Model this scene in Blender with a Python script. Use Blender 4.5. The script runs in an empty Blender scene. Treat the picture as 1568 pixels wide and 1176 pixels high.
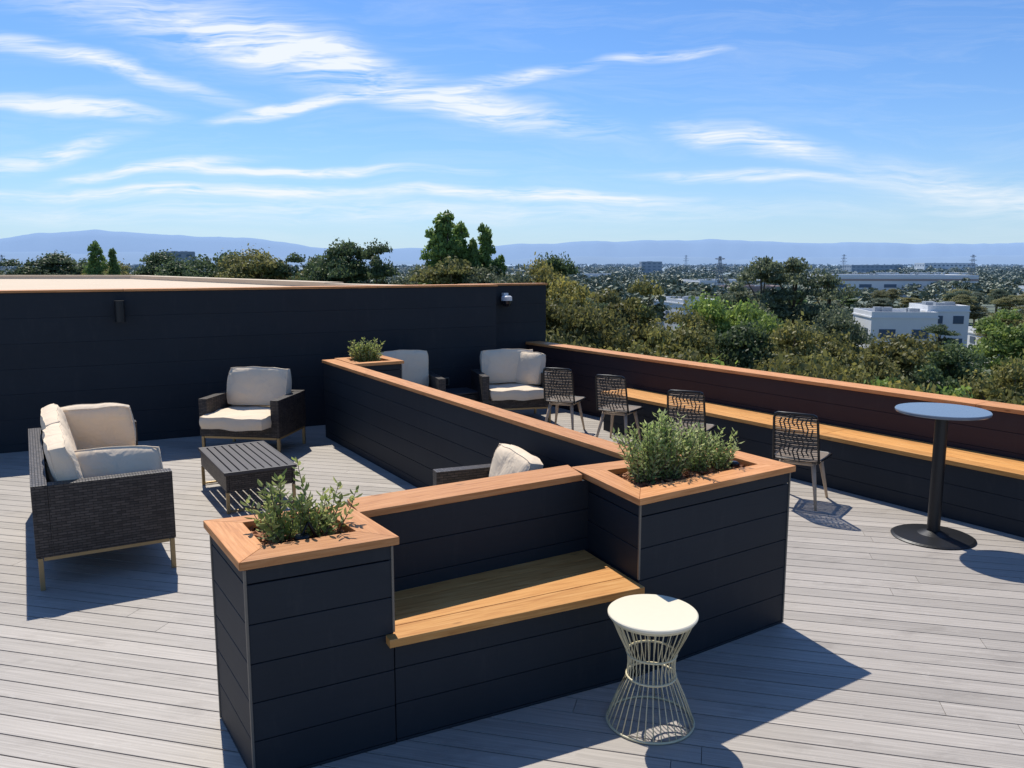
import bpy, bmesh, math, random
import numpy as np
from mathutils import Vector, Matrix, noise
random.seed(7); rng=np.random.default_rng(7)
scene=bpy.context.scene
R=math.radians
# ------------------------------------------------------------------ node helpers
def newmat(name):
    m=bpy.data.materials.new(name); m.use_nodes=True
    nt=m.node_tree; b=nt.nodes['Principled BSDF']; return m,nt,b
def mixc(nt,fac,a,b,mode='MIX'):
    n=nt.nodes.new('ShaderNodeMix'); n.data_type='RGBA'; n.blend_type=mode
    for s,v in ((0,fac),(6,a),(7,b)):
        if isinstance(v,bpy.types.NodeSocket): nt.links.new(v,n.inputs[s])
        else: n.inputs[s].default_value=v if s==0 else (*v,1)
    return n.outputs[2]
def mth(nt,op,a,b=None,clamp=False):
    n=nt.nodes.new('ShaderNodeMath'); n.operation=op; n.use_clamp=clamp
    for i,v in enumerate((a,b)):
        if v is None: continue
        if isinstance(v,bpy.types.NodeSocket): nt.links.new(v,n.inputs[i])
        else: n.inputs[i].default_value=v
    return n.outputs[0]
def ramp(nt,fac,stops):
    n=nt.nodes.new('ShaderNodeValToRGB'); e=n.color_ramp.elements
    while len(e)<len(stops): e.new(0.5)
    for el,(p,c) in zip(e,stops): el.position=p; el.color=(*c,1) if len(c)==3 else c
    nt.links.new(fac,n.inputs[0]); return n.outputs[0]
def noiset(nt,vec,scale,detail=4,rough=.55,dist=0):
    n=nt.nodes.new('ShaderNodeTexNoise'); n.inputs['Scale'].default_value=scale
    n.inputs['Detail'].default_value=detail; n.inputs['Roughness'].default_value=rough; n.inputs['Distortion'].default_value=dist
    if vec is not None: nt.links.new(vec,n.inputs['Vector'])
    return n.outputs['Fac']
def mapping(nt,vec,scale=(1,1,1),rot=(0,0,0),loc=(0,0,0),typ='POINT'):
    n=nt.nodes.new('ShaderNodeMapping'); n.vector_type=typ
    n.inputs['Scale'].default_value=scale; n.inputs['Rotation'].default_value=rot; n.inputs['Location'].default_value=loc
    nt.links.new(vec,n.inputs['Vector']); return n.outputs[0]
def bump(nt,h,b,strength=.3,dist=.01):
    n=nt.nodes.new('ShaderNodeBump'); n.inputs['Strength'].default_value=strength; n.inputs['Distance'].default_value=dist
    nt.links.new(h,n.inputs['Height']); nt.links.new(n.outputs[0],b.inputs['Normal'])
def texc(nt,which='Object'): return nt.nodes.new('ShaderNodeTexCoord').outputs[which]
def island(nt): return nt.nodes.new('ShaderNodeNewGeometry').outputs['Random Per Island']
def hazed(nt,col,D=2300.,hz=(.36,.49,.65)):  # aerial haze painted into the base colour, growing with distance from the origin
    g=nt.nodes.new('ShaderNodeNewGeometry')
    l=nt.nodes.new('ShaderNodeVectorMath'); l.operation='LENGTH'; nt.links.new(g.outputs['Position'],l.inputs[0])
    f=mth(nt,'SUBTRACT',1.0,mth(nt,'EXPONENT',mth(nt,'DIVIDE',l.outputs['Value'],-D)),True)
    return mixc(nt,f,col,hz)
def simple(name,col,rough=.5,metal=0,var=.12,scale=30,spec=None):
    m,nt,b=newmat(name)
    nz=noiset(nt,texc(nt),scale)
    c=mixc(nt,nz,tuple(x*(1-var) for x in col),tuple(min(1,x*(1+var)) for x in col))
    nt.links.new(c,b.inputs['Base Color']); b.inputs['Roughness'].default_value=rough; b.inputs['Metallic'].default_value=metal
    if spec is not None: b.inputs['Specular IOR Level'].default_value=spec
    return m
# ------------------------------------------------------------------ materials
def mat_wood(name,c1,c2,c3,rough=.6):
    m,nt,b=newmat(name); uv=texc(nt,'UV'); isl=island(nt)
    g1=noiset(nt,mapping(nt,uv,(2.2,34,1)),1.6,6,.6,.6)
    g2=noiset(nt,mapping(nt,uv,(9,240,1)),1,3,.6)
    base=ramp(nt,g1,[(.3,c1),(.52,c2),(.7,c3)])
    base=mixc(nt,mth(nt,'MULTIPLY',g2,.28),base,tuple(x*.55 for x in c1))
    v=nt.nodes.new('ShaderNodeTexVoronoi'); v.inputs['Scale'].default_value=1
    nt.links.new(mapping(nt,uv,(2.6,9,1)),v.inputs['Vector'])
    kn=ramp(nt,v.outputs['Distance'],[(.05,(1,1,1)),(.11,(0,0,0))])
    base=mixc(nt,mth(nt,'MULTIPLY',kn,.7),base,tuple(x*.35 for x in c1))
    hv=nt.nodes.new('ShaderNodeHueSaturation'); nt.links.new(base,hv.inputs['Color'])
    nt.links.new(mth(nt,'ADD',mth(nt,'MULTIPLY',isl,.30),.85),hv.inputs['Value'])
    nt.links.new(hv.outputs[0],b.inputs['Base Color']); b.inputs['Roughness'].default_value=rough
    b.inputs['Specular IOR Level'].default_value=.25
    bump(nt,g2,b,.25,.002); return m
M_cedar=mat_wood('cedar_cap',(.45,.18,.06),(.63,.285,.105),(.74,.37,.16))
M_seat=mat_wood('cedar_bench',(.50,.21,.055),(.70,.34,.10),(.78,.43,.155))
def mat_deck():
    m,nt,b=newmat('composite_deck'); uv=texc(nt,'UV'); isl=island(nt)
    g=noiset(nt,mapping(nt,uv,(1.2,90,1)),1,5,.65)
    g2=noiset(nt,mapping(nt,uv,(5,330,1)),1,2,.6)
    big=noiset(nt,texc(nt),.7,4,.6)
    c=ramp(nt,g,[(.3,(.30,.27,.235)),(.7,(.53,.48,.42))])
    c=mixc(nt,mth(nt,'MULTIPLY',g2,.5),c,(.22,.20,.175))
    st=noiset(nt,texc(nt),9,5,.7)
    c=mixc(nt,ramp(nt,st,[(.60,(0,0,0)),(.75,(.35,.35,.35))]),c,(.58,.54,.48))
    dirt=noiset(nt,mapping(nt,texc(nt),(1,2.4,1)),2.3,6,.7)
    c=mixc(nt,ramp(nt,dirt,[(.30,(.5,.5,.5)),(.46,(0,0,0))]),c,(.21,.185,.16))
    hv=nt.nodes.new('ShaderNodeHueSaturation'); nt.links.new(c,hv.inputs['Color'])
    nt.links.new(mth(nt,'ADD',mth(nt,'ADD',mth(nt,'MULTIPLY',isl,.22),.86),mth(nt,'MULTIPLY',big,.22)),hv.inputs['Value'])
    nt.links.new(hv.outputs[0],b.inputs['Base Color']); b.inputs['Roughness'].default_value=.55
    b.inputs['Specular IOR Level'].default_value=.35
    bump(nt,g2,b,.4,.002); return m
M_deck=mat_deck()
def mat_siding(name,col):
    m,nt,b=newmat(name); o=texc(nt)
    n1=noiset(nt,o,2.2,4,.6); gr=noiset(nt,mapping(nt,o,(3,3,70)),1,4,.6)
    c=mixc(nt,n1,tuple(x*.8 for x in col),tuple(x*1.25 for x in col))
    c=mixc(nt,mth(nt,'MULTIPLY',gr,.25),c,tuple(x*1.8 for x in col))
    dust=noiset(nt,mapping(nt,o,(6,6,1.5)),1.5,5,.7)
    c=mixc(nt,ramp(nt,dust,[(.55,(0,0,0)),(.8,(.12,.12,.12))]),c,(.09,.09,.09))
    hv=nt.nodes.new('ShaderNodeHueSaturation'); nt.links.new(c,hv.inputs['Color'])
    nt.links.new(mth(nt,'ADD',mth(nt,'MULTIPLY',island(nt),.16),.92),hv.inputs['Value'])
    nt.links.new(hv.outputs[0],b.inputs['Base Color']); b.inputs['Roughness'].default_value=.62
    b.inputs['Specular IOR Level'].default_value=.3
    bump(nt,gr,b,.25,.003); return m
M_side=mat_siding('painted_siding',(.0135,.0185,.025))
M_plum=mat_siding('painted_siding_parapet',(.030,.020,.023))
M_gap=simple('groove_black',(.008,.010,.014),.9)
M_trim=simple('metal_corner_trim',(.16,.15,.13),.45,.4)
M_tan=simple('tan_stucco',(.66,.53,.38),.9,0,.08,2)
M_dark=simple('roof_membrane',(.12,.12,.12),.9)
M_soil=simple('soil',(.17,.08,.04),.95,0,.5,60)
def mat_mulch():
    m,nt,b=newmat('mulch'); c=ramp(nt,island(nt),[(0,(.16,.06,.028)),(.5,(.38,.17,.08)),(1,(.60,.31,.16))])
    nt.links.new(c,b.inputs['Base Color']); b.inputs['Roughness'].default_value=.9; return m
M_mulch=mat_mulch()
def mat_wicker():
    m,nt,b=newmat('wicker'); tc=nt.nodes.new('ShaderNodeTexCoord')
    s=nt.nodes.new('ShaderNodeSeparateXYZ'); nt.links.new(tc.outputs['Object'],s.inputs[0])
    sn=nt.nodes.new('ShaderNodeSeparateXYZ'); nt.links.new(tc.outputs['Normal'],sn.inputs[0])
    flat=mth(nt,'GREATER_THAN',mth(nt,'ABSOLUTE',sn.outputs[2]),.6)
    u=mth(nt,'ADD',s.outputs[0],mth(nt,'MULTIPLY',s.outputs[1],mth(nt,'SUBTRACT',1.0,flat)))
    v=mth(nt,'ADD',mth(nt,'MULTIPLY',s.outputs[2],mth(nt,'SUBTRACT',1.0,flat)),mth(nt,'MULTIPLY',s.outputs[1],flat))
    cb=nt.nodes.new('ShaderNodeCombineXYZ'); nt.links.new(u,cb.inputs[0]); nt.links.new(v,cb.inputs[1])
    br=nt.nodes.new('ShaderNodeTexBrick'); nt.links.new(cb.outputs[0],br.inputs['Vector'])
    br.inputs['Scale'].default_value=1; br.inputs['Brick Width'].default_value=.058; br.inputs['Row Height'].default_value=.019
    br.inputs['Mortar Size'].default_value=.0025; br.inputs['Mortar Smooth'].default_value=.6
    br.inputs['Color1'].default_value=(.024,.019,.018,1); br.inputs['Color2'].default_value=(.075,.060,.052,1); br.inputs['Mortar'].default_value=(.004,.003,.003,1)
    nt.links.new(br.outputs['Color'],b.inputs['Base Color']); b.inputs['Roughness'].default_value=.45
    w=nt.nodes.new('ShaderNodeTexWave'); w.inputs['Scale'].default_value=5.5; nt.links.new(cb.outputs[0],w.inputs[0])
    h=mth(nt,'ADD',mth(nt,'SUBTRACT',1.0,br.outputs['Fac']),mth(nt,'MULTIPLY',w.outputs['Fac'],.3))
    bump(nt,h,b,.9,.006); return m
M_wick=mat_wicker()
def mat_fabric(name,col):
    m,nt,b=newmat(name); o=texc(nt)
    f=noiset(nt,o,350,2,.6); w=noiset(nt,o,5,3,.5,.6)
    c=mixc(nt,f,tuple(x*.86 for x in col),col); c=mixc(nt,mth(nt,'MULTIPLY',w,.25),c,tuple(x*.8 for x in col))
    nt.links.new(c,b.inputs['Base Color']); b.inputs['Roughness'].default_value=.95
    bump(nt,w,b,.6,.05); return m
M_cush=mat_fabric('cushion_fabric',(.86,.70,.51))
M_bronze=simple('bronze_frame',(.36,.26,.13),.4,.5)
M_slat=simple('dark_slat',(.05,.045,.048),.5,0,.3,40)
M_cream=simple('cream_enamel',(.82,.75,.57),.35,0,.03)
M_wire=simple('cream_wire',(.68,.60,.38),.4,0,.05)
M_black=simple('black_metal',(.015,.016,.018),.4,.3)
M_bartop=simple('bar_top_laminate',(.15,.185,.23),.22,0,.06)
M_cord=simple('chair_cord',(.030,.028,.028),.7)
M_cordl=simple('chair_cord_light',(.36,.27,.19),.8)
M_leg=simple('chair_leg_wood',(.48,.36,.25),.5,0,.15)
M_white=simple('white_plastic',(.75,.75,.74),.4,0,.02)
M_glass=simple('dark_dome',(.02,.02,.025),.1)
def mat_leaf(name,ca,cb,cc,usecol=False,haze=False,tl=.4):
    m,nt,b=newmat(name); i=island(nt)
    c=ramp(nt,i,[(0,ca),(.55,cb),(1,cc)])
    if usecol:
        oi=nt.nodes.new('ShaderNodeObjectInfo'); c=mixc(nt,1.0,c,oi.outputs['Color'],'MULTIPLY')
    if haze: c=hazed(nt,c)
    nt.links.new(c,b.inputs['Base Color']); b.inputs['Roughness'].default_value=.55; b.inputs['Specular IOR Level'].default_value=.3
    if tl>0:
        tr=nt.nodes.new('ShaderNodeBsdfTranslucent'); nt.links.new(c,tr.inputs[0])
        mx=nt.nodes.new('ShaderNodeMixShader'); mx.inputs[0].default_value=tl
        nt.links.new(b.outputs[0],mx.inputs[1]); nt.links.new(tr.outputs[0],mx.inputs[2])
        nt.links.new(mx.outputs[0],nt.nodes['Material Output'].inputs[0])
    return m
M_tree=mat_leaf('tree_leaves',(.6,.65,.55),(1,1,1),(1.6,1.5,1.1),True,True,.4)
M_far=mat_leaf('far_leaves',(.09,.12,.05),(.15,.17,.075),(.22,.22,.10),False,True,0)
M_shrub=mat_leaf('shrub_leaves',(.24,.33,.09),(.42,.50,.18),(.58,.62,.30),tl=.5)
M_olive=mat_leaf('olive_leaves',(.16,.23,.06),(.34,.40,.12),(.52,.54,.22),tl=.45)
M_bark=simple('bark',(.12,.09,.065),.9,0,.3,8)
# ------------------------------------------------------------------ mesh builder
class MB:
    def __init__(s): s.v=[];s.f=[];s.mi=[];s.uv=[];s.sm=[];s.mats=[]
    def m(s,mat):
        if mat not in s.mats: s.mats.append(mat)
        return s.mats.index(mat)
    def add(s,verts,faces,mat,uvs=None,smooth=False):
        o=len(s.v); s.v+=[tuple(v) for v in verts]; k=s.m(mat)
        for f in faces:
            s.f.append([o+i for i in f]); s.mi.append(k); s.sm.append(smooth)
            for i in f: s.uv.append(uvs[i] if uvs else (verts[i][0]+verts[i][1]*.3,verts[i][2]+verts[i][1]))
    def prism(s,poly,z0,z1,mat,d=None):
        n=len(poly)
        ar=sum(poly[i][0]*poly[(i+1)%n][1]-poly[(i+1)%n][0]*poly[i][1] for i in range(n))
        if ar<0: poly=poly[::-1]
        if d is None: d=(1,0)
        l=math.hypot(*d); d=(d[0]/l,d[1]/l); ox=random.uniform(0,50); oy=random.uniform(0,50)
        V=[(x,y,z0) for x,y in poly]+[(x,y,z1) for x,y in poly]
        UV=[(x*d[0]+y*d[1]+ox,-x*d[1]+y*d[0]+z+oy) for x,y,z in V]
        F=[list(range(n))[::-1],list(range(n,2*n))]+[[i,(i+1)%n,n+(i+1)%n,n+i] for i in range(n)]
        s.add(V,F,mat,UV)
    def box(s,c,sz,mat,M=None):
        hx,hy,hz=[a/2 for a in sz]
        V=[Vector((x,y,z)) for z in(-hz,hz) for x,y in((-hx,-hy),(hx,-hy),(hx,hy),(-hx,hy))]
        if M is not None: V=[M@v for v in V]
        ox=random.uniform(0,30)
        ax=0 if sz[0]>=sz[1] else 1
        UV=[((v[ax])+ox,v[1-ax]+v[2]+ox) for v in V]
        V=[v+Vector(c) for v in V]
        s.add(V,[[3,2,1,0],[4,5,6,7],[0,1,5,4],[1,2,6,5],[2,3,7,6],[3,0,4,7]],mat,UV)
    def tube(s,pts,r,mat,seg=8,closed=False,r2=None):
        pts=[Vector(p) for p in pts]; n=len(pts); V=[];
        for i,p in enumerate(pts):
            if closed: t=pts[(i+1)%n]-pts[i-1]
            else: t=pts[min(i+1,n-1)]-pts[max(i-1,0)]
            t.normalize(); up=Vector((0,0,1)) if abs(t.z)<.95 else Vector((1,0,0))
            a=t.cross(up).normalized(); b=t.cross(a)
            rr=r if r2 is None else r+(r2-r)*i/max(1,n-1)
            for k in range(seg):
                an=2*math.pi*k/seg; V.append(p+a*math.cos(an)*rr+b*math.sin(an)*rr)
        F=[]
        for i in range(n if closed else n-1):
            j=(i+1)%n
            for k in range(seg): F.append([i*seg+k,i*seg+(k+1)%seg,j*seg+(k+1)%seg,j*seg+k])
        if not closed: F+= [list(range(seg))[::-1],[(n-1)*seg+k for k in range(seg)]]
        s.add(V,F,mat,None,seg>5)
    def lathe(s,prof,mat,c=(0,0,0),seg=48):
        V=[];F=[];n=len(prof)
        for r,z in prof:
            for k in range(seg):
                a=2*math.pi*k/seg; V.append((c[0]+r*math.cos(a),c[1]+r*math.sin(a),c[2]+z))
        for i in range(n-1):
            for k in range(seg): F.append([i*seg+k,i*seg+(k+1)%seg,(i+1)*seg+(k+1)%seg,(i+1)*seg+k])
        F+=[list(range(seg))[::-1],[(n-1)*seg+k for k in range(seg)]]
        s.add(V,F,mat,None,False)
    def cushion(s,c,sz,mat,M=None,pinch=.45,n=9,seed=0):
        pts={};V=[];F=[]
        def vid(i,j,k):
            key=(i,j,k)
            if key in pts: return pts[key]
            x,y,z=[2*a/n-1 for a in key]
            e=(abs(x)**5+abs(y)**5)/2; q=1-pinch*min(1,e*1.4)
            rx=1-.05*abs(y)**4; ry=1-.05*abs(x)**4
            X,Y,Z=x*rx,y*ry,z*q
            if abs(z)>.99: Z*=1+0.08*noise.noise(Vector((x*1.7+seed,y*1.7,z+seed)))
            else:
                k2=1+.03*(1-z*z); X*=k2; Y*=k2
            v=Vector((X*sz[0]/2,Y*sz[1]/2,Z*sz[2]/2))
            v+=Vector((noise.noise(v*5+Vector((seed,0,3))),noise.noise(v*5+Vector((seed,5,0))),noise.noise(v*5+Vector((seed,9,1)))))*.018
            if M is not None: v=M@v
            V.append(v+Vector(c)); pts[key]=len(V)-1; return pts[key]
        for a in range(n):
            for b in range(n):
                F.append([vid(a,b,n),vid(a+1,b,n),vid(a+1,b+1,n),vid(a,b+1,n)])
                F.append([vid(a,b,0),vid(a,b+1,0),vid(a+1,b+1,0),vid(a+1,b,0)])
                F.append([vid(a,0,b),vid(a+1,0,b),vid(a+1,0,b+1),vid(a,0,b+1)])
                F.append([vid(a,n,b),vid(a,n,b+1),vid(a+1,n,b+1),vid(a+1,n,b)])
                F.append([vid(0,a,b),vid(0,a,b+1),vid(0,a+1,b+1),vid(0,a+1,b)])
                F.append([vid(n,a,b),vid(n,a+1,b),vid(n,a+1,b+1),vid(n,a,b+1)])
        s.add(V,F,mat,None,True)
        rim=[(i,0) for i in range(n)]+[(n,i) for i in range(n)]+[(n-i,n) for i in range(n)]+[(0,n-i) for i in range(n)]
        for lev in (0,n): s.tube([V[pts[(a,b,lev)]] for a,b in rim],.005,mat,5,True)
    def build(s,name,loc=(0,0,0),rz=0,bevel=0):
        me=bpy.data.meshes.new(name); me.from_pydata(s.v,[],s.f)
        uvl=me.uv_layers.new(name='UVMap'); uvl.data.foreach_set('uv',np.array(s.uv,dtype=np.float32).ravel())
        me.polygons.foreach_set('material_index',s.mi); me.polygons.foreach_set('use_smooth',s.sm)
        for m in s.mats: me.materials.append(m)
        me.update(); ob=bpy.data.objects.new(name,me); scene.collection.objects.link(ob)
        ob.location=loc; ob.rotation_euler=(0,0,rz)
        if bevel:
            md=ob.modifiers.new('bevel','BEVEL'); md.width=bevel; md.segments=2; md.limit_method='ANGLE'; md.angle_limit=R(50); md.use_clamp_overlap=True
        return ob
def ccw(p):
    n=len(p); a=sum(p[i][0]*p[(i+1)%n][1]-p[(i+1)%n][0]*p[i][1] for i in range(n))
    return p if a>0 else p[::-1]
def inset(p,d):
    p=ccw(p); n=len(p); out=[]
    for i in range(n):
        a=Vector(p[i-1]);b=Vector(p[i]);c=Vector(p[(i+1)%n])
        d1=(b-a).normalized(); d2=(c-b).normalized()
        n1=Vector((-d1.y,d1.x)); n2=Vector((-d2.y,d2.x))
        k=(n1+n2); k=k/(k.dot(n1)); q=b+k*d; out.append((q.x,q.y))
    return out
def siding(mb,poly,z0,z1,mat,h=.178,g=.0035,first=None):
    core=inset(poly,.008); mb.prism(core,z0,z1-.004,M_gap)
    z=z1; hh=first or h
    while z>z0+.012:
        zl=max(z0,z-hh); hh=h
        mb.prism(poly,zl+(g if zl>z0 else 0),z,mat); z=zl
def ring(mb,outer,inner,z0,z1,mat):
    outer=ccw(outer);inner=ccw(inner);n=len(outer)
    for i in range(n):
        j=(i+1)%n; a,b,c,d=[Vector(q) for q in(outer[i],outer[j],inner[j],inner[i])]
        t=(b-a).normalized()*.0008
        mb.prism([tuple(a+t),tuple(b-t),tuple(c-t),tuple(d+t)],z0,z1,mat,(b-a))
U=Vector((.857,.515)); V_=Vector((-.515,.857)); U2=Vector((.829,.559)); W=Vector((.559,-.829))
def T(v): return (v.x,v.y)
# ------------------------------------------------------------------ deck
ang=R(-14); dx=Vector((math.cos(ang),math.sin(ang))); dy=Vector((-dx.y,dx.x))
mb=MB(); pitch=.142
for r in range(-77,127):
    off=random.uniform(0,4.8); a=-17.0-off
    while a<17:
        b=a+4.8; o=dy*(r*pitch); lo=dx*(a+.0015)+o; hi=dx*(b-.0015)+o
        w=dy*(pitch-.009)
        mb.prism([T(lo),T(hi),T(hi+w),T(lo+w)],-.03,0,M_deck,dx); a=b
deck=mb.build('wooden_deck')
bm=bmesh.new(); bm.from_mesh(deck.data)
for co,no in (((.25,13.57,0),(U2.x,U2.y,0)),((0,13.3,0),(-.447,.894,0)),((-11.5,0,0),(-1,0,0)),((0,-5.5,0),(0,-1,0)),((12,0,0),(1,0,0))):
    bmesh.ops.bisect_plane(bm,geom=bm.verts[:]+bm.edges[:]+bm.faces[:],plane_co=co,plane_no=no,clear_outer=True)
bm.to_mesh(deck.data); bm.free()
mb=MB(); mb.prism([(-20,-8),(14.9,-8),(.5,13.6),(-1,13.95),(-10.8,23.5),(-20,23.5)],-14.05,-.034,M_dark); mb.build('office_building')
# ------------------------------------------------------------------ planters and bench block
def chips(mb,poly,z,n):
    P=ccw(poly); xs=[p[0] for p in P]; ys=[p[1] for p in P]; k=0
    Q=inset(P,.015)
    def ins(x,y):
        return all((Q[(i+1)%len(Q)][0]-Q[i][0])*(y-Q[i][1])-(Q[(i+1)%len(Q)][1]-Q[i][1])*(x-Q[i][0])>0 for i in range(len(Q)))
    while k<n:
        x=random.uniform(min(xs),max(xs));y=random.uniform(min(ys),max(ys))
        if not ins(x,y): continue
        k+=1
        M=(Matrix.Rotation(random.uniform(0,6.3),3,'Z')@Matrix.Rotation(random.uniform(-.7,.7),3,'X')@Matrix.Rotation(random.uniform(-.7,.7),3,'Y'))
        mb.box((x,y,z+random.uniform(0,.03)),(random.uniform(.015,.055),random.uniform(.007,.02),.005),M_mulch,M)
def planter(name,cap,hole,n,short=()):
    mb=MB(); w=inset(cap,.026)
    siding(mb,w,0,.905,M_side); ho=inset(hole,-.02)
    mb.prism(inset(cap,.08),.9,.95,M_soil)
    ring(mb,w,ho,.911,.983,M_side)
    ring(mb,cap,hole,.983,1.02,M_cedar)
    chips(mb,inset(hole,-.03),.958,n)
    for i,(x,y) in enumerate(w):
        lo=.005
        for (sx_,sy_) in short:
            if math.hypot(x-sx_,y-sy_)<.1: lo=.56
        mb.box((x,y,(lo+.975)/2),(.012,.012,.975-lo),M_trim,Matrix.Rotation(R(31),3,'Z'))
    return mb.build(name,bevel=.0025)
capL=[(-1.13,3.26),(-.51,3.59),(-.85,4.10),(-1.49,3.83)]
holeL=[(-1.09,3.47),(-.72,3.67),(-.94,3.98),(-1.29,3.80)]
capR=[(.67,4.19),(1.74,4.91),(1.43,5.42),(.36,4.88)]
holeR=[(.71,4.41),(1.52,4.95),(1.37,5.22),(.57,4.80)]
planter('planter_box',capL,holeL,420,[(-.51,3.59)])
planter('planter_box',capR,holeR,1000,[(.67,4.19)])
mb=MB()
# front boards run flush from the left planter corner to the right planter corner
siding(mb,[(-.545,3.607),(.668,4.222),(.44,4.80),(-.86,4.04)],0,.505,M_side,first=.134)
FL,FR,BR,BL=[Vector(p) for p in((-.555,3.53),(.705,4.15),(.42,4.755),(-.80,4.02))]
for i in range(4):
    a,b=i/4+.004,(i+1)/4-.004
    l0=FL.lerp(BL,a);l1=FL.lerp(BL,b);r0=FR.lerp(BR,a);r1=FR.lerp(BR,b)
    mb.prism([T(l0),T(r0),T(r1),T(l1)],.51,.55,M_seat,(FR-FL))
siding(mb,[(-.755,4.00),(.455,4.74),(.38,4.93),(-.86,4.18)],.5,.977,M_side)
mb.prism([(-.765,3.975),(.415,4.715),(.345,4.95),(-.87,4.205)],.979,1.016,M_cedar,(1.18,.74))
mb.build('built_in_bench',bevel=.0025)
mb=MB(); L0=Vector((.80,5.10))
def lw(s,o): return T(L0+V_*s+U*o)
siding(mb,[lw(-.03,.02),lw(-.03,.16),lw(6.3,.16),lw(6.3,.02)],0,.977,M_side)
for s0 in (0,2.1,4.2):
    mb.prism([lw(s0+.002,0),lw(s0+.002,.18),lw(min(s0+2.1,6.32)-.002,.18),lw(min(s0+2.1,6.32)-.002,0)],.979,1.014,M_cedar,V_)
mb.build('divider_wall',bevel=.0025)
capE=[lw(5.62,.185),lw(5.62,.85),lw(6.35,.85),lw(6.35,.185)]
holeE=[lw(5.74,.30),lw(5.74,.72),lw(6.22,.72),lw(6.22,.30)]
planter('planter_box',capE,holeE,150)
mb=MB()
def tw(x,o=0): return (x-.447*o, 9.6+.5*(x+6.04)+.894*o)
siding(mb,[tw(-12),tw(-.24),tw(-.24,.28),tw(-12,.28)],0,1.895,M_side,.3,.001)
for x0 in (-12,-8.4,-4.8,-1.9):
    x1={-12:-8.4,-8.4:-4.8,-4.8:-1.9,-1.9:-.22}[x0]
    mb.prism([tw(x0+.002,-.02),tw(x1-.002,-.02),tw(x1-.002,.3),tw(x0+.002,.3)],1.897,1.925,M_cedar,(2,1))
siding(mb,[(-.75,12.95),(.56,13.6),(.47,13.78),(-.84,13.13)],0,1.885,M_side,.3,.001)
mb.prism([(-.76,12.92),(.585,13.59),(.48,13.80),(-.86,13.14)],1.887,1.915,M_cedar,(2,1))
mb.build('roof_wall',bevel=.002)
mb=MB(); I0=Vector((.19,13.50))
def pp(s,o): return T(I0+W*s+U2*o)
siding(mb,[pp(.1,0),pp(24,0),pp(24,.22),pp(.1,.22)],-.5,.928,M_plum)
s0=.1
while s0<24:
    mb.prism([pp(s0+.002,-.03),pp(s0+3.598,-.03),pp(s0+3.598,.25),pp(s0+.002,.25)],.93,.968,M_cedar,W); s0+=3.6
mb.build('parapet_wall',bevel=.0025)
mb=MB(); B0=Vector((1.2,10.98))
def bp(s,o): return T(B0+W*s+U2*o)
siding(mb,[bp(.03,.03),bp(17,.03),bp(17,.56),bp(.03,.56)],0,.488,M_side)
for i in range(4):
    s0=0
    while s0<17:
        mb.prism([bp(s0+.002,i*.139),bp(s0+3.4-.002,i*.139),bp(s0+3.4-.002,i*.139+.134),bp(s0+.002,i*.139+.134)],.49,.53,M_seat,W); s0+=3.4
mb.build('built_in_bench',bevel=.0025)
mb=MB()
mb.prism([(-20,6.0),(-12.1,7.2),(-1.0,12.75),(-1.05,13.2),(-3.4,15.0),(-10.6,23.0),(-20,23.0)],-.03,1.80,M_tan)
mb.prism([(-20,23.01),(-10.6,23.01),(-10.35,23.4),(-20,23.4)],-.03,1.90,M_tan)
mb.prism([(-10.6,23.0),(-3.4,15.0),(-3.1,15.25),(-10.3,23.35)],-.03,1.895,M_tan)
mb.prism([(-3.4,14.99),(-1.05,13.2),(-.85,13.5),(-3.1,15.24)],-.03,1.87,M_tan)
mb.build('rooftop_parapet')
# ------------------------------------------------------------------ small wall fittings
wa=math.atan2(.5,1)
mb=MB(); mb.lathe([(.05,-.13),(.058,-.13),(.058,.13),(.05,.13)],M_black,(0,-.11,0),24); mb.box((0,-.03,0),(.07,.06,.1),M_black)
x=-4.85; mb.build('wall_sconce',(x,9.6+.5*(x+6.04),1.66),wa)
mb=MB(); mb.lathe([(.0,-.13),(.05,-.12),(.075,-.08),(.08,-.03)],M_glass,(0,-.1,0),24); mb.lathe([(.088,-.03),(.088,.03),(.06,.05)],M_white,(0,-.1,0),24); mb.box((0,-.02,.05),(.08,.12,.08),M_white)
mb.build('security_camera',(-.13,13.26,1.68),wa)
mb=MB(); mb.box((0,-.012,0),(.08,.024,.12),M_trim); mb.box((0,-.028,0),(.05,.01,.09),M_black)
x=-.98; mb.build('power_outlet',(x,9.6+.5*(x+6.04),.5),wa,.004)
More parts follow.
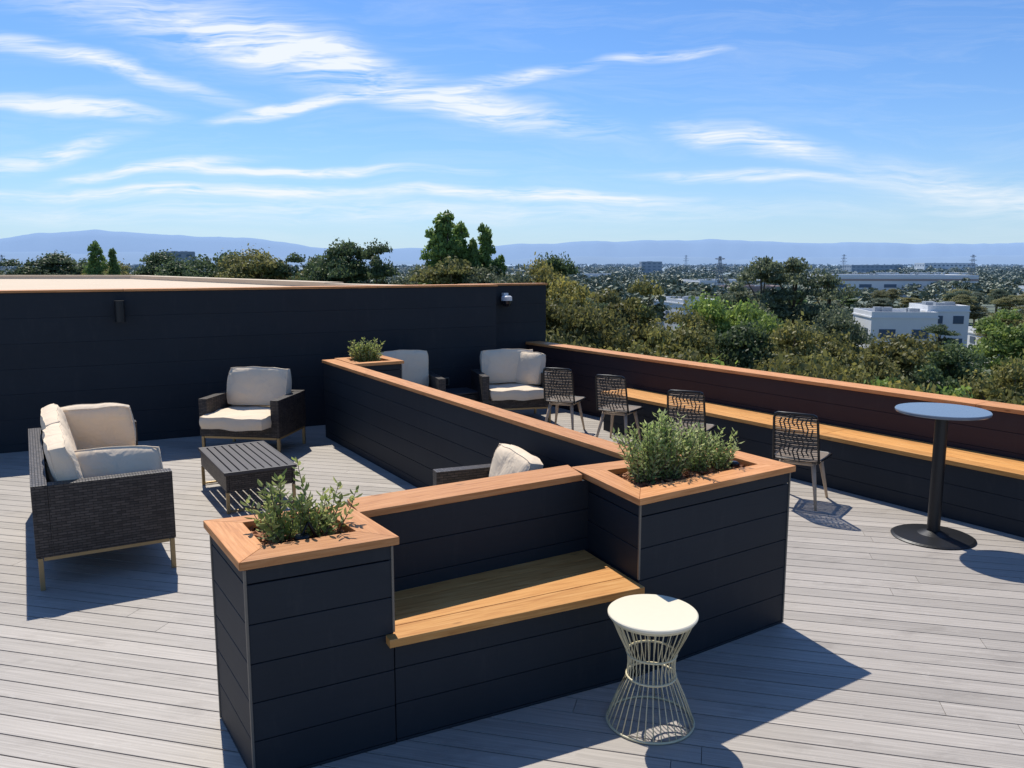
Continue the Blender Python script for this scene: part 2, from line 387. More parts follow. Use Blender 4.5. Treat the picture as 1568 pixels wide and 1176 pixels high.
# ------------------------------------------------------------------ furniture
def seating(name,L,D,loc,rz,nseat=1,H=.74,pillows=(),seatout=0,backh=.46):
    mb=MB(); t=.10
    mb.box((0,0,.30),(L-.004,D-.004,.13),M_wick)
    mb.box((0,D/2-t/2,(.24+H)/2),(L,t,H-.24),M_wick)
    for sx in(-1,1): mb.box((sx*(L/2-t/2),-t/2-.001,(.24+H-.004)/2),(t,D-t-.002,H-.004-.24),M_wick)
    lx,ly=L/2-.025,D/2-.025
    for sx in(-1,1):
        for sy in(-1,1): mb.box((sx*lx,sy*ly,.115),(.032,.032,.23),M_bronze)
        mb.box((sx*lx,0,.222),(.028,D-.09,.028),M_bronze)
    for sy in(-1,1): mb.box((0,sy*ly,.222),(L-.09,.028,.028),M_bronze)
    iw=(L-2*t)/nseat
    for i in range(nseat):
        cx=-(L-2*t)/2+iw*(i+.5)
        dd=D-t-.02+seatout
        mb.cushion((cx,-t/2-.01-seatout/2,.43),(iw-.01,dd,.16),M_cush,None,.25,10,seed=i*3+L)
        M=Matrix.Rotation(R(76),3,'X')
        mb.cushion((cx,D/2-t-.13,.43+.09+backh/2),(iw-.02,backh,.19),M_cush,M,.5,12,seed=i*5+2+L)
    for (px,py,pz,sx,sy,ry,rx,rzz) in pillows:
        M=Matrix.Rotation(rzz,3,'Z')@Matrix.Rotation(rx,3,'X')
        mb.cushion((px,py,pz),(sx,sy,.17),M_cush,M,.6,12,seed=px*7)
    return mb.build(name,loc,rz,.008)
seating('wicker_sofa',2.3,.90,(-3.46,6.63,0),R(120.5),2,.745,
   [(-.86,-.1,.66,.64,.46,0,R(72),R(-97)),(.88,-.08,.72,.64,.48,0,R(76),R(83))])
seating('wicker_armchair',.98,.80,(-3.12,9.80,0),R(-8),1,.68,(),.22,.46)
seating('wicker_armchair',1.0,.80,(-.02,11.72,0),R(14),1,.70,[(.27,.02,.74,.48,.46,0,R(72),R(-50))],.06,.48)
seating('wicker_armchair',.9,.78,(-1.45,11.22,0),R(20),1,.70,(),.05,.52)
seating('wicker_armchair',.86,.72,(-.10,5.75,0),R(-68),1,.72,(),.0,.38)
mb=MB(); L,Wd=1.2,.66
for i in range(9):
    y=-Wd/2+.04+(Wd-.08)/8*i
    mb.box((0,y,.375),(L-.06,.062,.018),M_slat)
for sx in(-1,1): mb.box((sx*(L/2-.015),0,.372),(.03,Wd,.03),M_slat)
for sy in(-1,1): mb.box((0,sy*(Wd/2-.008),.372),(L-.062,.016,.028),M_slat)
for sy in(-1,1): mb.box((0,sy*(Wd/2-.03),.28),(L-.02,.025,.15),M_wick)
for sx in(-1,1): mb.box((sx*(L/2-.03),0,.28),(.025,Wd-.09,.15),M_wick)
for sx in(-1,1):
    for sy in(-1,1): mb.box((sx*(L/2-.03),sy*(Wd/2-.03),.10),(.03,.03,.20),M_bronze)
    mb.box((sx*(L/2-.03),0,.02),(.024,Wd-.09,.02),M_bronze)
mb.build('coffee_table',(-2.60,7.84,0),R(121),.004)
mb=MB()
for i in range(5): mb.box((0,-.2+.1*i,.43),(.5,.085,.02),M_slat)
mb.box((0,0,.33),(.48,.48,.16),M_wick)
for sx in(-1,1):
    for sy in(-1,1): mb.box((sx*.22,sy*.22,.125),(.03,.03,.25),M_bronze)
mb.build('side_table',(-.78,11.6,0),wa,.004)
mb=MB(); h=.57; rt,rw,rb=.213,.118,.213; z1,z2=.36,.245
mb.lathe([(.18,h-.022),(.212,h-.020),(.218,h-.012),(.218,h-.004),(.213,h)],M_cream,seg=64)
def circ(r,z,n=48): return [(r*math.cos(2*math.pi*k/n),r*math.sin(2*math.pi*k/n),z) for k in range(n)]
nw=34
for k in range(nw):
    a=2*math.pi*k/nw; c,s=math.cos(a),math.sin(a)
    mb.tube([(c*.203,s*.203,h-.02),(c*.165,s*.165,.46),(c*rw,s*rw,z1),(c*(rw-.004),s*(rw-.004),(z1+z2)/2),(c*rw,s*rw,z2),(c*.165,s*.165,.14),(c*rb,s*rb,.012)],.0028,M_wire,6)
for r,z in((rw+.002,z1),(rw+.002,z2),(rb,.008),(.20,h-.028)): mb.tube(circ(r,z),.006,M_wire,8,True)
mb.build('wire_side_table',(.685,3.80,0))
mb=MB()
mb.lathe([(.30,1.045),(.345,1.047),(.352,1.055),(.352,1.066),(.347,1.072)],M_bartop,seg=72)
mb.lathe([(.05,.02),(.05,1.0),(.12,1.035),(.12,1.046)],M_black,seg=32)
mb.lathe([(.315,0),(.32,.008),(.30,.018),(.12,.034),(.055,.06)],M_black,seg=64)
mb.build('bar_table',(3.486,6.56,0))
def chair(loc,rz):
    mb=MB()
    def back(u,w):
        z=.43+.46*w; y=.20+.10*w; bow=.03*(1-u*u); return Vector((u*.205*(1-.06*w),y+bow,z))
    pts=[]
    for w in(0,.3,.6,.88): pts.append(back(-1,w))
    for u,w in((-.93,.97),(-.8,1),(-.4,1.005),(0,1.01),(.4,1.005),(.8,1),(.93,.97)): pts.append(back(u,w))
    for w in(.88,.6,.3,0): pts.append(back(1,w))
    mb.tube(pts,.012,M_black,8)
    for i in range(24):
        w=.03+i*.040
        mb.tube([back(-1,w),back(-.5,w),back(0,w),back(.5,w),back(1,w)],.004,M_cord if i%2 else M_cordl,5)
    for row,(wa_,wb_) in enumerate(((.08,.36),(.40,.64),(.70,.95))):
        for k in range(8):
            u=-.72+k*.2; 
            q=.06*math.sin(k*1.4+row)
            mb.tube([back(u-.05,wa_+q)+Vector((0,-.006,0)),back(u+.03,(wa_+wb_)/2)+Vector((0,.006,0)),back(u-.05,wb_+q)+Vector((0,-.006,0))],.0075,M_cord,5)
    sp=[]
    for x,y in((-.2,.2),(-.22,0),(-.23,-.2),(-.2,-.24),(0,-.25),(.2,-.24),(.23,-.2),(.22,0),(.2,.2),(0,.21)): sp.append(Vector((x,y,.44)))
    mb.tube(sp,.013,M_black,8,True)
    for i in range(24):
        y=.19-i*.0182; mb.tube([(-.215,y,.442),(0,y,.434),(.215,y,.442)],.0075,M_cordl if i%2 else M_cord,5)
    for sx in(-1,1):
        mb.tube([(sx*.14,-.16,.43),(sx*.175,-.20,.22),(sx*.21,-.24,0)],.025,M_leg,10,False,.012)
        mb.tube([(sx*.14,.13,.43),(sx*.175,.19,.22),(sx*.21,.26,0)],.025,M_leg,10,False,.012)
        mb.tube([(sx*.15,-.17,.40),(sx*.15,.15,.40)],.016,M_leg,8)
    mb.tube([(-.15,-.17,.40),(.15,-.17,.40)],.016,M_leg,8); mb.tube([(-.15,.15,.40),(.15,.15,.40)],.016,M_leg,8)
    return mb.build('dining_chair',loc,rz)
chair((2.74,7.62,0),R(148)); chair((1.98,8.95,0),R(155)); chair((1.34,10.15,0),R(150)); chair((.70,10.85,0),R(158))
# ------------------------------------------------------------------ plants
def shrub(name,loc,clumps,stems,length,leafl,leafw,lean=.9,gap=.011,mat=None,rnd=False):
    mb=MB(); mat=mat or M_shrub
    for st in range(stems):
        cx,cy=random.choice(clumps); a=random.uniform(0,6.283); sp=random.random()**.7*lean
        l=length*random.uniform(.5,1.15)*(1-.25*sp)
        d=Vector((math.cos(a)*sp,math.sin(a)*sp,1)).normalized(); p=Vector((cx+random.uniform(-.04,.04),cy+random.uniform(-.04,.04),0)); pts=[p.copy()]
        for k in range(6):
            d=(d+Vector((random.uniform(-.12,.12),random.uniform(-.12,.12),.10))).normalized(); p=p+d*l/6; pts.append(p.copy())
        mb.tube(pts,.0035,M_bark,4,False,.0015)
        nl=int(l/gap)
        for k in range(nl):
            f=.15+.85*k/nl; q=f*6; i=min(5,int(q)); c=pts[i].lerp(pts[i+1],q-i); dd=(pts[i+1]-pts[i]).normalized()
            az=k*2.4+random.uniform(-.4,.4); side=dd.orthogonal().normalized(); side=Matrix.Rotation(az,3,dd)@side
            ld=(dd*random.uniform(.5,1.1)+side).normalized(); wv=ld.cross(dd).normalized(); ll=leafl*random.uniform(.6,1.15); ww=leafw*random.uniform(.7,1.2)
            nn=ld.cross(wv)*ll*.12
            if rnd: mb.add([c,c+ld*ll*.3+wv*ww*.45+nn,c+ld*ll*.72+wv*ww*.42+nn,c+ld*ll,c+ld*ll*.72-wv*ww*.42+nn,c+ld*ll*.3-wv*ww*.45+nn],[[0,1,2,3],[0,3,4,5]],mat)
            else: mb.add([c,c+ld*ll*.45+wv*ww/2+nn,c+ld*ll,c+ld*ll*.45-wv*ww/2+nn],[[0,1,2,3]],mat)
    return mb.build(name,loc)
shrub('olive_shrub',(-.985,3.74,.95),[(0,0),(.05,.02),(-.06,-.02),(.12,.06),(-.1,-.05)],40,.36,.050,.021,1.35,.015,M_olive,True)
shrub('rosemary_shrub',(.93,4.78,.95),[(-.16,-.08),(-.02,0),(.02,.02)],125,.42,.044,.018,.95,.012)
shrub('rosemary_shrub',(1.19,4.98,.95),[(-.05,-.02),(.1,.04)],60,.32,.044,.018,1.0,.012)
pe=L0+V_*5.98+U*.5
shrub('olive_shrub',(pe.x,pe.y,.95),[(0,0),(.1,.05),(-.1,-.04)],50,.36,.050,.021,.9,.013,M_olive,True)
mb=MB(); mb.lathe([(.03,0),(.035,.06),(.03,.07)],M_black,seg=16); mb.tube([(0,0,.06),(.02,.03,.12),(.06,.06,.02)],.008,M_black,6); mb.build('irrigation_emitter',(-.96,3.62,.95))
mb=MB(); mb.lathe([(.035,0),(.035,.05),(.02,.06)],M_black,seg=16); mb.build('irrigation_emitter',(1.40,5.06,.95))
# ------------------------------------------------------------------ terrain
def mat_ground():
    m,nt,b=newmat('ground'); o=texc(nt)
    n1=noiset(nt,o,.02,6,.65); n2=noiset(nt,o,.004,4,.6)
    c=ramp(nt,n1,[(.35,(.06,.085,.03)),(.55,(.14,.14,.08)),(.68,(.30,.28,.23))])
    c=mixc(nt,ramp(nt,n2,[(.4,(0,0,0)),(.6,(.6,.6,.6))]),c,(.09,.115,.05))
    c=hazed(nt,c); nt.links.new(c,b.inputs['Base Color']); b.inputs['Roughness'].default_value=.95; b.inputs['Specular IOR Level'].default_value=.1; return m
me=bpy.data.meshes.new('ground'); s=30000
me.from_pydata([(-s,-s,-14),(s,-s,-14),(s,s,-14),(-s,s,-14)],[],[[0,1,2,3]]); me.materials.append(mat_ground())
scene.collection.objects.link(bpy.data.objects.new('ground',me))
def mat_hill():
    m,nt,b=newmat('hill_haze'); o=texc(nt); n1=noiset(nt,o,.0012,6,.6)
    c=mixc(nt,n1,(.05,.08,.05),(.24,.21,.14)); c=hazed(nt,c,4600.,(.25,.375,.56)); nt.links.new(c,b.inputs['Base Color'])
    b.inputs['Roughness'].default_value=1; b.inputs['Specular IOR Level'].default_value=0; return m
M_hill=mat_hill()
def ridge(name,D,prof,amp,seed):
    V=[];F=[];nx=420; rows=[(.80,0),(.86,.35),(.93,.75),(1.0,1.0),(1.1,.7),(1.25,0)]
    for (fy,fh) in rows:
        for i in range(nx):
            az=-1.0+2.0*i/(nx-1)
            e=np.interp(az,[p[0] for p in prof],[p[1] for p in prof])
            e+=amp*(noise.fractal(Vector((az*9+seed,fy*1.5,seed)),1,2,5))*(1 if fh>0 else 0)
            V.append((az*D*fy,D*fy,-14+max(0,e*D*fh)))
    for r in range(len(rows)-1):
        for i in range(nx-1): F.append([r*nx+i,r*nx+i+1,(r+1)*nx+i+1,(r+1)*nx+i])
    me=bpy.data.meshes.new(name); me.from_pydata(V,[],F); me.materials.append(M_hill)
    for p in me.polygons: p.use_smooth=True
    scene.collection.objects.link(bpy.data.objects.new(name,me))
ridge('hills',11000,[(-1,.024),(-.62,.029),(-.50,.040),(-.40,.036),(-.3,.028),(-.2,.018),(-.1,.019),(0,.024),(.1,.028),(.3,.027),(.45,.025),(.62,.026),(1,.026)],.005,3)
ridge('hills',7500,[(-1,.010),(-.6,.014),(-.4,.013),(-.2,.006),(0,.007),(.2,.009),(.4,.008),(.6,.010),(1,.01)],.004,11)
# ------------------------------------------------------------------ trees
def crown(nl,n,leaf,rx,rz,cz,lobr,kind,seed):
    g=np.random.default_rng(seed); L=[]
    while len(L)<nl:
        p=g.uniform(-1,1,3)
        if kind=='poplar':
            p[2]=-1+2*(len(L)+g.random())/nl
            pr=max(.10,(1-abs((p[2]+.25)/1.25)**2.0))**.5
            c=np.array([p[0]*rx*pr*.5,p[1]*rx*pr*.5,cz+p[2]*rz*.92]); r=lobr*g.uniform(.55,1)*(.4+.7*pr)
        else:
            if np.dot(p,p)>1 or np.dot(p,p)<.12: continue
            c=np.array([p[0]*rx*.8,p[1]*rx*.8,cz+p[2]*rz*.8]); r=lobr*g.uniform(.5,1.15)
        L.append((c,r))
    idx=g.integers(0,nl,n); C=np.array([l[0] for l in L])[idx]; Rr=np.array([l[1] for l in L])[idx]
    d=g.normal(size=(n,3)); d/=np.linalg.norm(d,axis=1)[:,None]; d[:,2]=np.abs(d[:,2])*.7+d[:,2]*.3
    rad=Rr*(1-g.random(n)**2*.5)*(1+.15*g.normal(size=n))
    P=C+d*rad[:,None]*np.array([1,1,1.2 if kind=='poplar' else .8])
    nrm=d+g.normal(size=(n,3))*.75; nrm/=np.linalg.norm(nrm,axis=1)[:,None]
    a=np.cross(nrm,g.normal(size=(n,3))); a/=np.linalg.norm(a,axis=1)[:,None]; b=np.cross(nrm,a)
    s=leaf*g.uniform(.6,1.3,n)[:,None]
    Q=np.stack([P-a*s*.5,P-b*s*.3,P+a*s*.5,P+b*s*.3],1).reshape(-1,3)
    return Q,L
def treemesh(name,nl,n,leaf,rx,rz,cz,lobr,kind,seed):
    Q,L=crown(nl,n,leaf,rx,rz,cz,lobr,kind,seed)
    mb=MB(); mb.m(M_tree); k=.35
    mb.tube([(0,0,-.2),(.05,0,cz*.4),(-.05,.05,cz*.8),(0,0,cz+rz*(.7 if kind=='poplar' else .2))],k*.7,M_bark,7,False,.07)
    for c,r in L[::3]:
        z=max(cz-rz*.9,c[2]-math.hypot(c[0],c[1])*.9-.4); mb.tube([(0,0,min(z,cz)),(c[0]*.5,c[1]*.5,(min(z,cz)+c[2])/2+.1),tuple(c)],.09,M_bark,5,False,.03)
    nv0=len(mb.v); V=np.array(mb.v,dtype=np.float64).reshape(-1,3)
    me=bpy.data.meshes.new(name); allv=np.vstack([V,Q]); fq=(np.arange(len(Q)).reshape(-1,4)+nv0).tolist()
    me.from_pydata(allv.tolist(),[],mb.f+fq)
    for m in mb.mats: me.materials.append(m)
    me.polygons.foreach_set('material_index',mb.mi+[0]*len(fq)); me.update()
    return (me,float(np.percentile(Q[:,2],99.3)),float(np.percentile(np.hypot(Q[:,0],Q[:,1]),96)))
OAK=[treemesh('oak_mesh',42,17000,.24,3.0,3.1,8.8,1.0,'oak',s) for s in(1,2,3,4,5)]
EUC=[treemesh('eucalyptus_mesh',34,11000,.24,2.4,4.2,8.0,.8,'oak',s) for s in(11,12,13)]
POP=[treemesh('poplar_mesh',70,18000,.24,2.0,6.0,7.0,.75,'poplar',s) for s in(21,22,23)]
def place(kind,x,y,top,r,col,parent=None):
    me,h0,r0=random.choice({'oak':OAK,'euc':EUC,'pop':POP}[kind])
    nm={'oak':'oak_tree','euc':'eucalyptus_tree','pop':'poplar_tree'}[kind]
    ob=bpy.data.objects.new(nm,me); scene.collection.objects.link(ob)
    hz=(top+14)/h0; ob.location=(x,y,-14); ob.scale=(r/r0,r/r0,hz); ob.rotation_euler=(0,0,random.uniform(0,6.28))
    j=random.uniform(.8,1.3); ob.color=(col[0]*j,col[1]*j,col[2]*j,1)
    if parent: ob.parent=parent
    return ob
DK=(.10,.14,.055); OL=(.20,.19,.06); LG=(.22,.30,.07); GG=(.15,.175,.10); YG=(.28,.25,.07); PG=(.19,.28,.07)
for t in [('pop',-5.7,70,6.0,2.0,PG),('pop',-4.5,71.5,5.2,1.6,PG),('pop',-6.5,71,4.8,1.5,PG),('pop',-2.3,72,5.1,1.35,PG),('pop',-3.3,71,3.9,1.2,PG),('pop',-1.1,70,2.5,1.2,PG),
  ('pop',-50,100,4.4,1.4,PG),('pop',-48.4,101,3.6,1.0,PG),
  ('oak',-61,110,3.1,5,DK),('oak',-66,108,2.2,4.5,DK),('oak',-56,112,2.4,4,DK),('oak',-46,110,3.3,3.6,DK),('oak',-51,106,1.9,4,OL),('oak',-41,104,2.2,4,DK),('oak',-35,100,3.1,3.8,DK),('oak',-31,96,2.7,3.4,OL),('oak',-27.5,90,3.1,4.0,OL),('oak',-23.5,90,2.7,3.6,DK),('oak',-19.5,86,2.3,3.4,OL),('oak',-15.8,80,3.9,3.6,DK),('euc',-12.7,79,3.8,2.2,DK),('oak',-18,82,2.8,3.0,DK),('oak',-9.5,85,1.5,3.2,GG),('oak',-7,78,1.7,3,GG),('oak',-5,68,2.2,3.2,OL),('oak',-2.2,68,1.5,2.6,GG),
  ('oak',2.2,60,1.9,2.3,YG),('oak',4.0,75,2.6,2.1,DK),('oak',0.4,58,1.1,2.4,GG),('oak',3.3,55,.8,2.6,YG),('oak',6.2,50,.2,2.7,OL),('euc',8,52,.9,1.9,OL),('oak',9.8,48,-.8,2.3,OL),('oak',4.1,45,-.3,2.3,OL),('oak',1.8,46,.0,2.2,OL),('oak',12.5,50,-.1,2.5,LG),('oak',14.6,49,-.8,2.2,LG),
  ('euc',22.7,75,2.45,2.4,GG),('euc',25.6,75,2.4,2.8,GG),('euc',28,73,1.0,2.4,GG),('oak',19.5,70,.2,2.6,GG),('oak',24.5,62,-1.5,2.1,GG),('oak',11.9,42,-1.1,2.2,DK),('oak',14.2,42,-1.1,2.4,OL),('oak',16.4,43,-1.7,2.0,OL),('oak',8.8,40,-1.1,2.2,OL),('oak',21.4,45,-1.9,2.3,OL),('oak',24.7,45,-2.4,2.5,DK),('oak',18.3,42,-2.6,2.0,OL),('oak',36.7,60,-1.5,3.0,LG),('oak',22,36,-2.3,2.0,OL),('oak',14.2,36,-2.1,2.0,OL),('oak',11.6,35,-1.9,1.9,OL),('oak',6.8,38,-1.1,2.0,OL),('oak',18.3,36,-2.6,1.9,DK),
  ('euc',62,92,-1.5,3.2,GG),('oak',60,100,-4.0,3.0,OL),('euc',51,98,-5.2,2.2,DK)]: place(*t)
for x,y,z in((2.0,29,-.6),(3.7,28,-.85),(5.1,27,-1.0),(6.6,26.3,-1.15),(8,25.8,-1.2),(9.4,25.2,-1.3),(11,25,-1.5),(12.4,24.6,-1.6),(14,24.5,-1.8),(15.4,24.5,-1.9),(17,24.4,-2.0)):
    place('oak',x+random.uniform(-.3,.3),y,z+random.uniform(-.3,.1),1.9,random.choice((LG,OL,LG,YG)))
mid=bpy.data.objects.new('tree_belt',None); scene.collection.objects.link(mid)
cnt=0
while cnt<190:
    d=60+ (random.random()**.8)*200; a=random.uniform(-.2,.85); x=a*d
    if .38<a<.60 and d<158: continue
    if .34<a<.58 and d>=158 and random.random()<.6: continue
    if .16<a<.27 and d<225: continue
    place('oak' if random.random()<.75 else 'euc',x,d,random.uniform(-8,-5)+ (1.5 if random.random()<.15 else 0),random.uniform(2.2,4.0),random.choice((DK,OL,GG,OL,LG,YG)),mid); cnt+=1
far=bpy.data.objects.new('distant_trees',None); scene.collection.objects.link(far)
def grove(seed):
    g=np.random.default_rng(seed); Q=[]
    for k in range(28):
        x,y=g.uniform(-45,45,2); h=g.uniform(5,11); r=g.uniform(2.5,4.8)
        q,_=crown(7,130,1.6,r,h*.38,h*.62,r*.5,'oak',seed*100+k); q[:,0]+=x; q[:,1]+=y; Q.append(q)
    Q=np.vstack(Q); me=bpy.data.meshes.new('grove_mesh'); me.from_pydata(Q.tolist(),[],np.arange(len(Q)).reshape(-1,4).tolist()); me.materials.append(M_far); return me
GR=[grove(s) for s in range(5)]
for i in range(380):
    d=240*math.exp(random.random()*2.7); a=random.uniform(-.75,.8)
    if d<430 and .34<a<.58: continue
    ob=bpy.data.objects.new('grove',random.choice(GR)); scene.collection.objects.link(ob)
    ob.location=(a*d,d,-14); s=1 if d<900 else 1.25; ob.scale=(s*1.2,s*1.2,s*random.uniform(.7,1.05)); ob.rotation_euler=(0,0,random.uniform(0,6.28)); ob.parent=far
# ------------------------------------------------------------------ far buildings
def bm_mat(name,col):
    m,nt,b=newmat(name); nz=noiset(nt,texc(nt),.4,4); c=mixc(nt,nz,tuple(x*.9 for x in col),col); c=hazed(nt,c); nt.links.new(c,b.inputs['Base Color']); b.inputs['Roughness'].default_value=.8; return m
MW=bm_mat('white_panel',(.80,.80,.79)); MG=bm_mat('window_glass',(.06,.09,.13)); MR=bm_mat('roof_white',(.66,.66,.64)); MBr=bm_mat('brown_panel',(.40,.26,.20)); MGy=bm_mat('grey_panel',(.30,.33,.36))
def bldg(name,x,y,w,d,top,rz=0,wall=MW,floors=2,band=None,dens=1):
    mb=MB(); h=top+14
    mb.box((0,0,h/2),(w,d,h),wall); mb.box((0,0,h-.3),(w+.3,d+.3,.25),wall)
    mb.box((0,0,h+.05),(w-.8,d-.8,.1),MR)
    for sx,sy in((0,-1),(0,1)): mb.box((0,sy*(d/2-.15),h+.35),(w,.3,.7),wall)
    for sx in(-1,1): mb.box((sx*(w/2-.15),0,h+.34),(.3,d-.62,.68),wall)
    for f in range(floors):
        z=h*(f+.55)/floors; nwi=max(2,int(w/5*dens)); wh=min(1.6,h/floors*.35)
        for k in range(nwi): mb.box((-w/2+w*(k+.5)/nwi,-d/2-.02,z),(w/nwi*.5,.1,wh),MG)
        for k in range(max(2,int(d/6))): 
            for sx in(-1,1): mb.box((sx*(w/2+.02),-d/2+d*(k+.5)/max(2,int(d/6)),z),(.1,2.4,wh),MG)
    if band: mb.box((0,-d/2-.06,h-1.6),(w,.12,1.0),band)
    for k in range(4): mb.box((random.uniform(-.35,.35)*w,random.uniform(-.3,.3)*d,h+.6),(1.8,1.4,1.0),MGy)
    return mb.build(name,(x,y,-14),rz)
bldg('white_office_building',69.5,150,11,12,-7.0,R(-8),MW,1,None,.8)
bldg('white_office_building',78,151,7,10,-6.0,R(-8),MW,2)
bldg('white_office_building',94,150,16,12,-10.5,R(-8),MW,1)
bldg('warehouse_building',184,405,68,35,-4.2,R(-4),MW,1,MBr,.5)
bldg('warehouse_building',42,200,9,20,-6.9,R(10),MW,1)
bldg('warehouse_building',110,420,40,30,-7.0,R(5),MW,1)
bldg('office_tower',-200,500,18,18,8.0,R(20),MGy,6)
bldg('office_tower',390,900,55,25,-1.0,R(0),MGy,4)
bldg('office_tower',150,900,22,16,2.6,R(0),MGy,5)
bldg('warehouse_building',60,600,30,25,-6.5,R(0),MW,1)
bldg('warehouse_building',95,330,22,20,-7.5,R(0),MBr,1)
bldg('warehouse_building',-60,700,40,25,-5,R(0),MW,2)
bldg('warehouse_building',300,620,80,30,-6,R(3),MW,1)
bldg('warehouse_building',210,300,40,22,-7,R(3),MW,1)
bldg('office_tower',520,1000,60,25,1.0,R(0),MW,3)
M_pyl=bm_mat('galvanised_steel',(.30,.32,.35))
def pylon(x,y,h):
    mb=MB(); w=h*.09
    def c(z,sx,sy): k=w*(1-.85*z/h); return (sx*k,sy*k,z)
    for sx in(-1,1):
        for sy in(-1,1): mb.tube([c(0,sx,sy),c(h,sx,sy)],.12,M_pyl,4)
    n=9
    for i in range(n):
        z0,z1=h*i/n,h*(i+1)/n
        for s in(-1,1):
            mb.tube([c(z0,-1,s),c(z1,1,s)],.07,M_pyl,4); mb.tube([c(z0,1,s),c(z1,-1,s)],.07,M_pyl,4)
    for z,l in((.72,.17),(.84,.14),(.95,.11)):
        for s in (-1,1): mb.tube([(0,0,h*z+h*.02),(s*h*l,0,h*z)],.12,M_pyl,4); mb.tube([(0,0,h*z-h*.02),(s*h*l,0,h*z)],.09,M_pyl,4)
    mb.build('transmission_tower',(x,y,-14),.3)
pylon(75,300,18.5); pylon(277,500,21); pylon(315,790,24); pylon(230,1100,26); pylon(-380,620,22)
# ------------------------------------------------------------------ camera, sun, sky
cam=bpy.data.cameras.new('camera'); cam.sensor_width=36; cam.lens=28.93; cam.clip_end=60000; cam.clip_start=.05
co=bpy.data.objects.new('camera',cam); scene.collection.objects.link(co); co.location=(0,0,2.25); co.rotation_euler=(R(90)-math.atan(186/1260),0,0)
scene.camera=co
el=R(56); sv=Vector((-.37*math.cos(el),.93*math.cos(el),math.sin(el))).normalized()
sun=bpy.data.lights.new('sun','SUN'); sun.energy=5.0; sun.angle=R(.53); sun.color=(1,.94,.84)
so=bpy.data.objects.new('sun',sun); scene.collection.objects.link(so); so.rotation_euler=sv.to_track_quat('Z','Y').to_euler(); so.location=(-10,20,30)
w=bpy.data.worlds.new('World'); scene.world=w; w.use_nodes=True; nt=w.node_tree; bg=nt.nodes['Background']
sky=nt.nodes.new('ShaderNodeTexSky'); sky.sky_type='NISHITA'; sky.sun_disc=False; sky.sun_elevation=el; sky.sun_rotation=math.atan2(sv.x,sv.y)
sky.air_density=1.0; sky.dust_density=.3; sky.ozone_density=3.0; sky.altitude=0
d=texc(nt,'Generated'); sx=nt.nodes.new('ShaderNodeSeparateXYZ'); nt.links.new(d,sx.inputs[0])
ym=mth(nt,'MAXIMUM',sx.outputs[1],.08); az=mth(nt,'DIVIDE',sx.outputs[0],ym); elv=mth(nt,'DIVIDE',sx.outputs[2],ym)
cb=nt.nodes.new('ShaderNodeCombineXYZ'); nt.links.new(az,cb.inputs[0]); nt.links.new(elv,cb.inputs[1]); P=cb.outputs[0]
wn=nt.nodes.new('ShaderNodeTexNoise'); wn.inputs['Scale'].default_value=5; wn.inputs['Detail'].default_value=3; nt.links.new(P,wn.inputs['Vector'])
vm=nt.nodes.new('ShaderNodeVectorMath'); vm.operation='SUBTRACT'; nt.links.new(wn.outputs['Color'],vm.inputs[0]); vm.inputs[1].default_value=(.5,.5,.5)
vs=nt.nodes.new('ShaderNodeVectorMath'); vs.operation='MULTIPLY'; nt.links.new(vm.outputs[0],vs.inputs[0]); vs.inputs[1].default_value=(.14,.04,0)
va=nt.nodes.new('ShaderNodeVectorMath'); va.operation='ADD'; nt.links.new(P,va.inputs[0]); nt.links.new(vs.outputs[0],va.inputs[1]); PW=va.outputs[0]
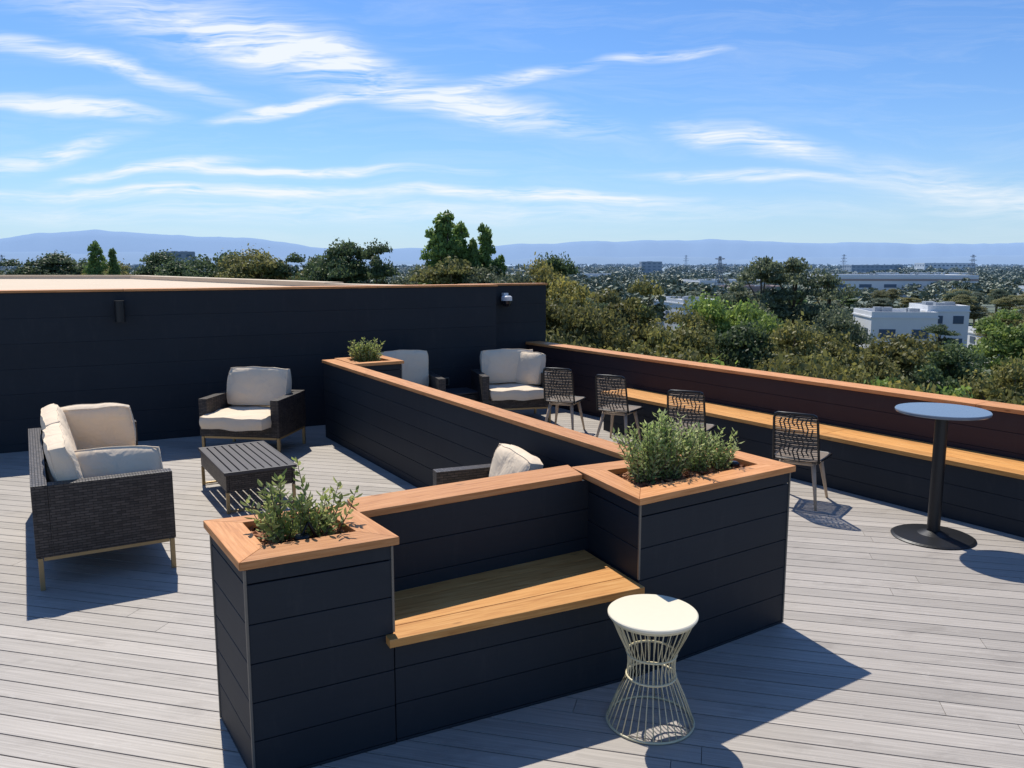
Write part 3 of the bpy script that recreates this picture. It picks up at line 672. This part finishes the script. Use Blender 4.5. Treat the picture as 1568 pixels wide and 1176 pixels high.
streaks=[(-.384,.275,.30,.045,-15,.7),(-.25,.236,.15,.024,-10,.9),(-.52,.236,.24,.014,-14,.9),(-.52,.180,.13,.012,-5,1.3),(-.045,.178,.20,.022,-9,1.0),(-.25,.178,.12,.009,8,1.3),(.0,.208,.12,.010,9,1.0),(-.57,.128,.13,.014,11,1.0),(-.43,.111,.15,.009,5,1.1),(-.37,.085,.38,.009,0,1.1),(.04,.081,.18,.009,-2,1.1),(.28,.140,.10,.019,-9,1.2),(.27,.101,.14,.008,-2,1.1),(.17,.235,.07,.008,4,1.0),(.55,.085,.22,.030,-9,.6),(-.15,.062,.7,.02,0,.5),(-.23,.108,.22,.007,0,1.0)]
tot=None
for (x,y,lx,ly,rot,amp) in streaks:
    q=mapping(nt,PW,(lx,ly,1),(0,0,R(rot)),(x,y,0),'TEXTURE')
    l=nt.nodes.new('ShaderNodeVectorMath'); l.operation='LENGTH'; nt.links.new(q,l.inputs[0])
    mr=nt.nodes.new('ShaderNodeMapRange'); mr.interpolation_type='SMOOTHSTEP'; nt.links.new(l.outputs['Value'],mr.inputs[0])
    mr.inputs[1].default_value=1.3; mr.inputs[2].default_value=0; mr.inputs[3].default_value=0; mr.inputs[4].default_value=amp
    tot=mr.outputs[0] if tot is None else mth(nt,'ADD',tot,mr.outputs[0])
n1=noiset(nt,mapping(nt,PW,(4,34,1),(0,0,R(6))),1.0,5,.7,.6)
n2=noiset(nt,mapping(nt,PW,(11,120,1),(0,0,R(-10))),1.0,3,.7,.5)
tex=mth(nt,'ADD',n1,mth(nt,'MULTIPLY',n2,.8))
wis=mth(nt,'MULTIPLY',mth(nt,'SUBTRACT',tex,.68,True),3.0)
mask=mth(nt,'MINIMUM',mth(nt,'MULTIPLY',tot,wis),.95)
veil=mth(nt,'MULTIPLY',mth(nt,'SUBTRACT',n1,.46,True),.5)
mask=mth(nt,'MAXIMUM',mask,veil)
mask=mth(nt,'MULTIPLY',mask,mth(nt,'GREATER_THAN',sx.outputs[2],.0))
col=mixc(nt,1.0,sky.outputs[0],(.62,.94,1.34),'MULTIPLY')
hf=mth(nt,'EXPONENT',mth(nt,'MULTIPLY',mth(nt,'ABSOLUTE',sx.outputs[2]),-13.0))
col=mixc(nt,mth(nt,'MULTIPLY',hf,.92),col,(6.0,7.5,8.8))
col=mixc(nt,mask,col,(8.9,9.4,9.9))
nt.links.new(col,bg.inputs['Color']); bg.inputs['Strength'].default_value=.102
scene.view_settings.view_transform='Standard'; scene.view_settings.look='None'; scene.view_settings.exposure=0
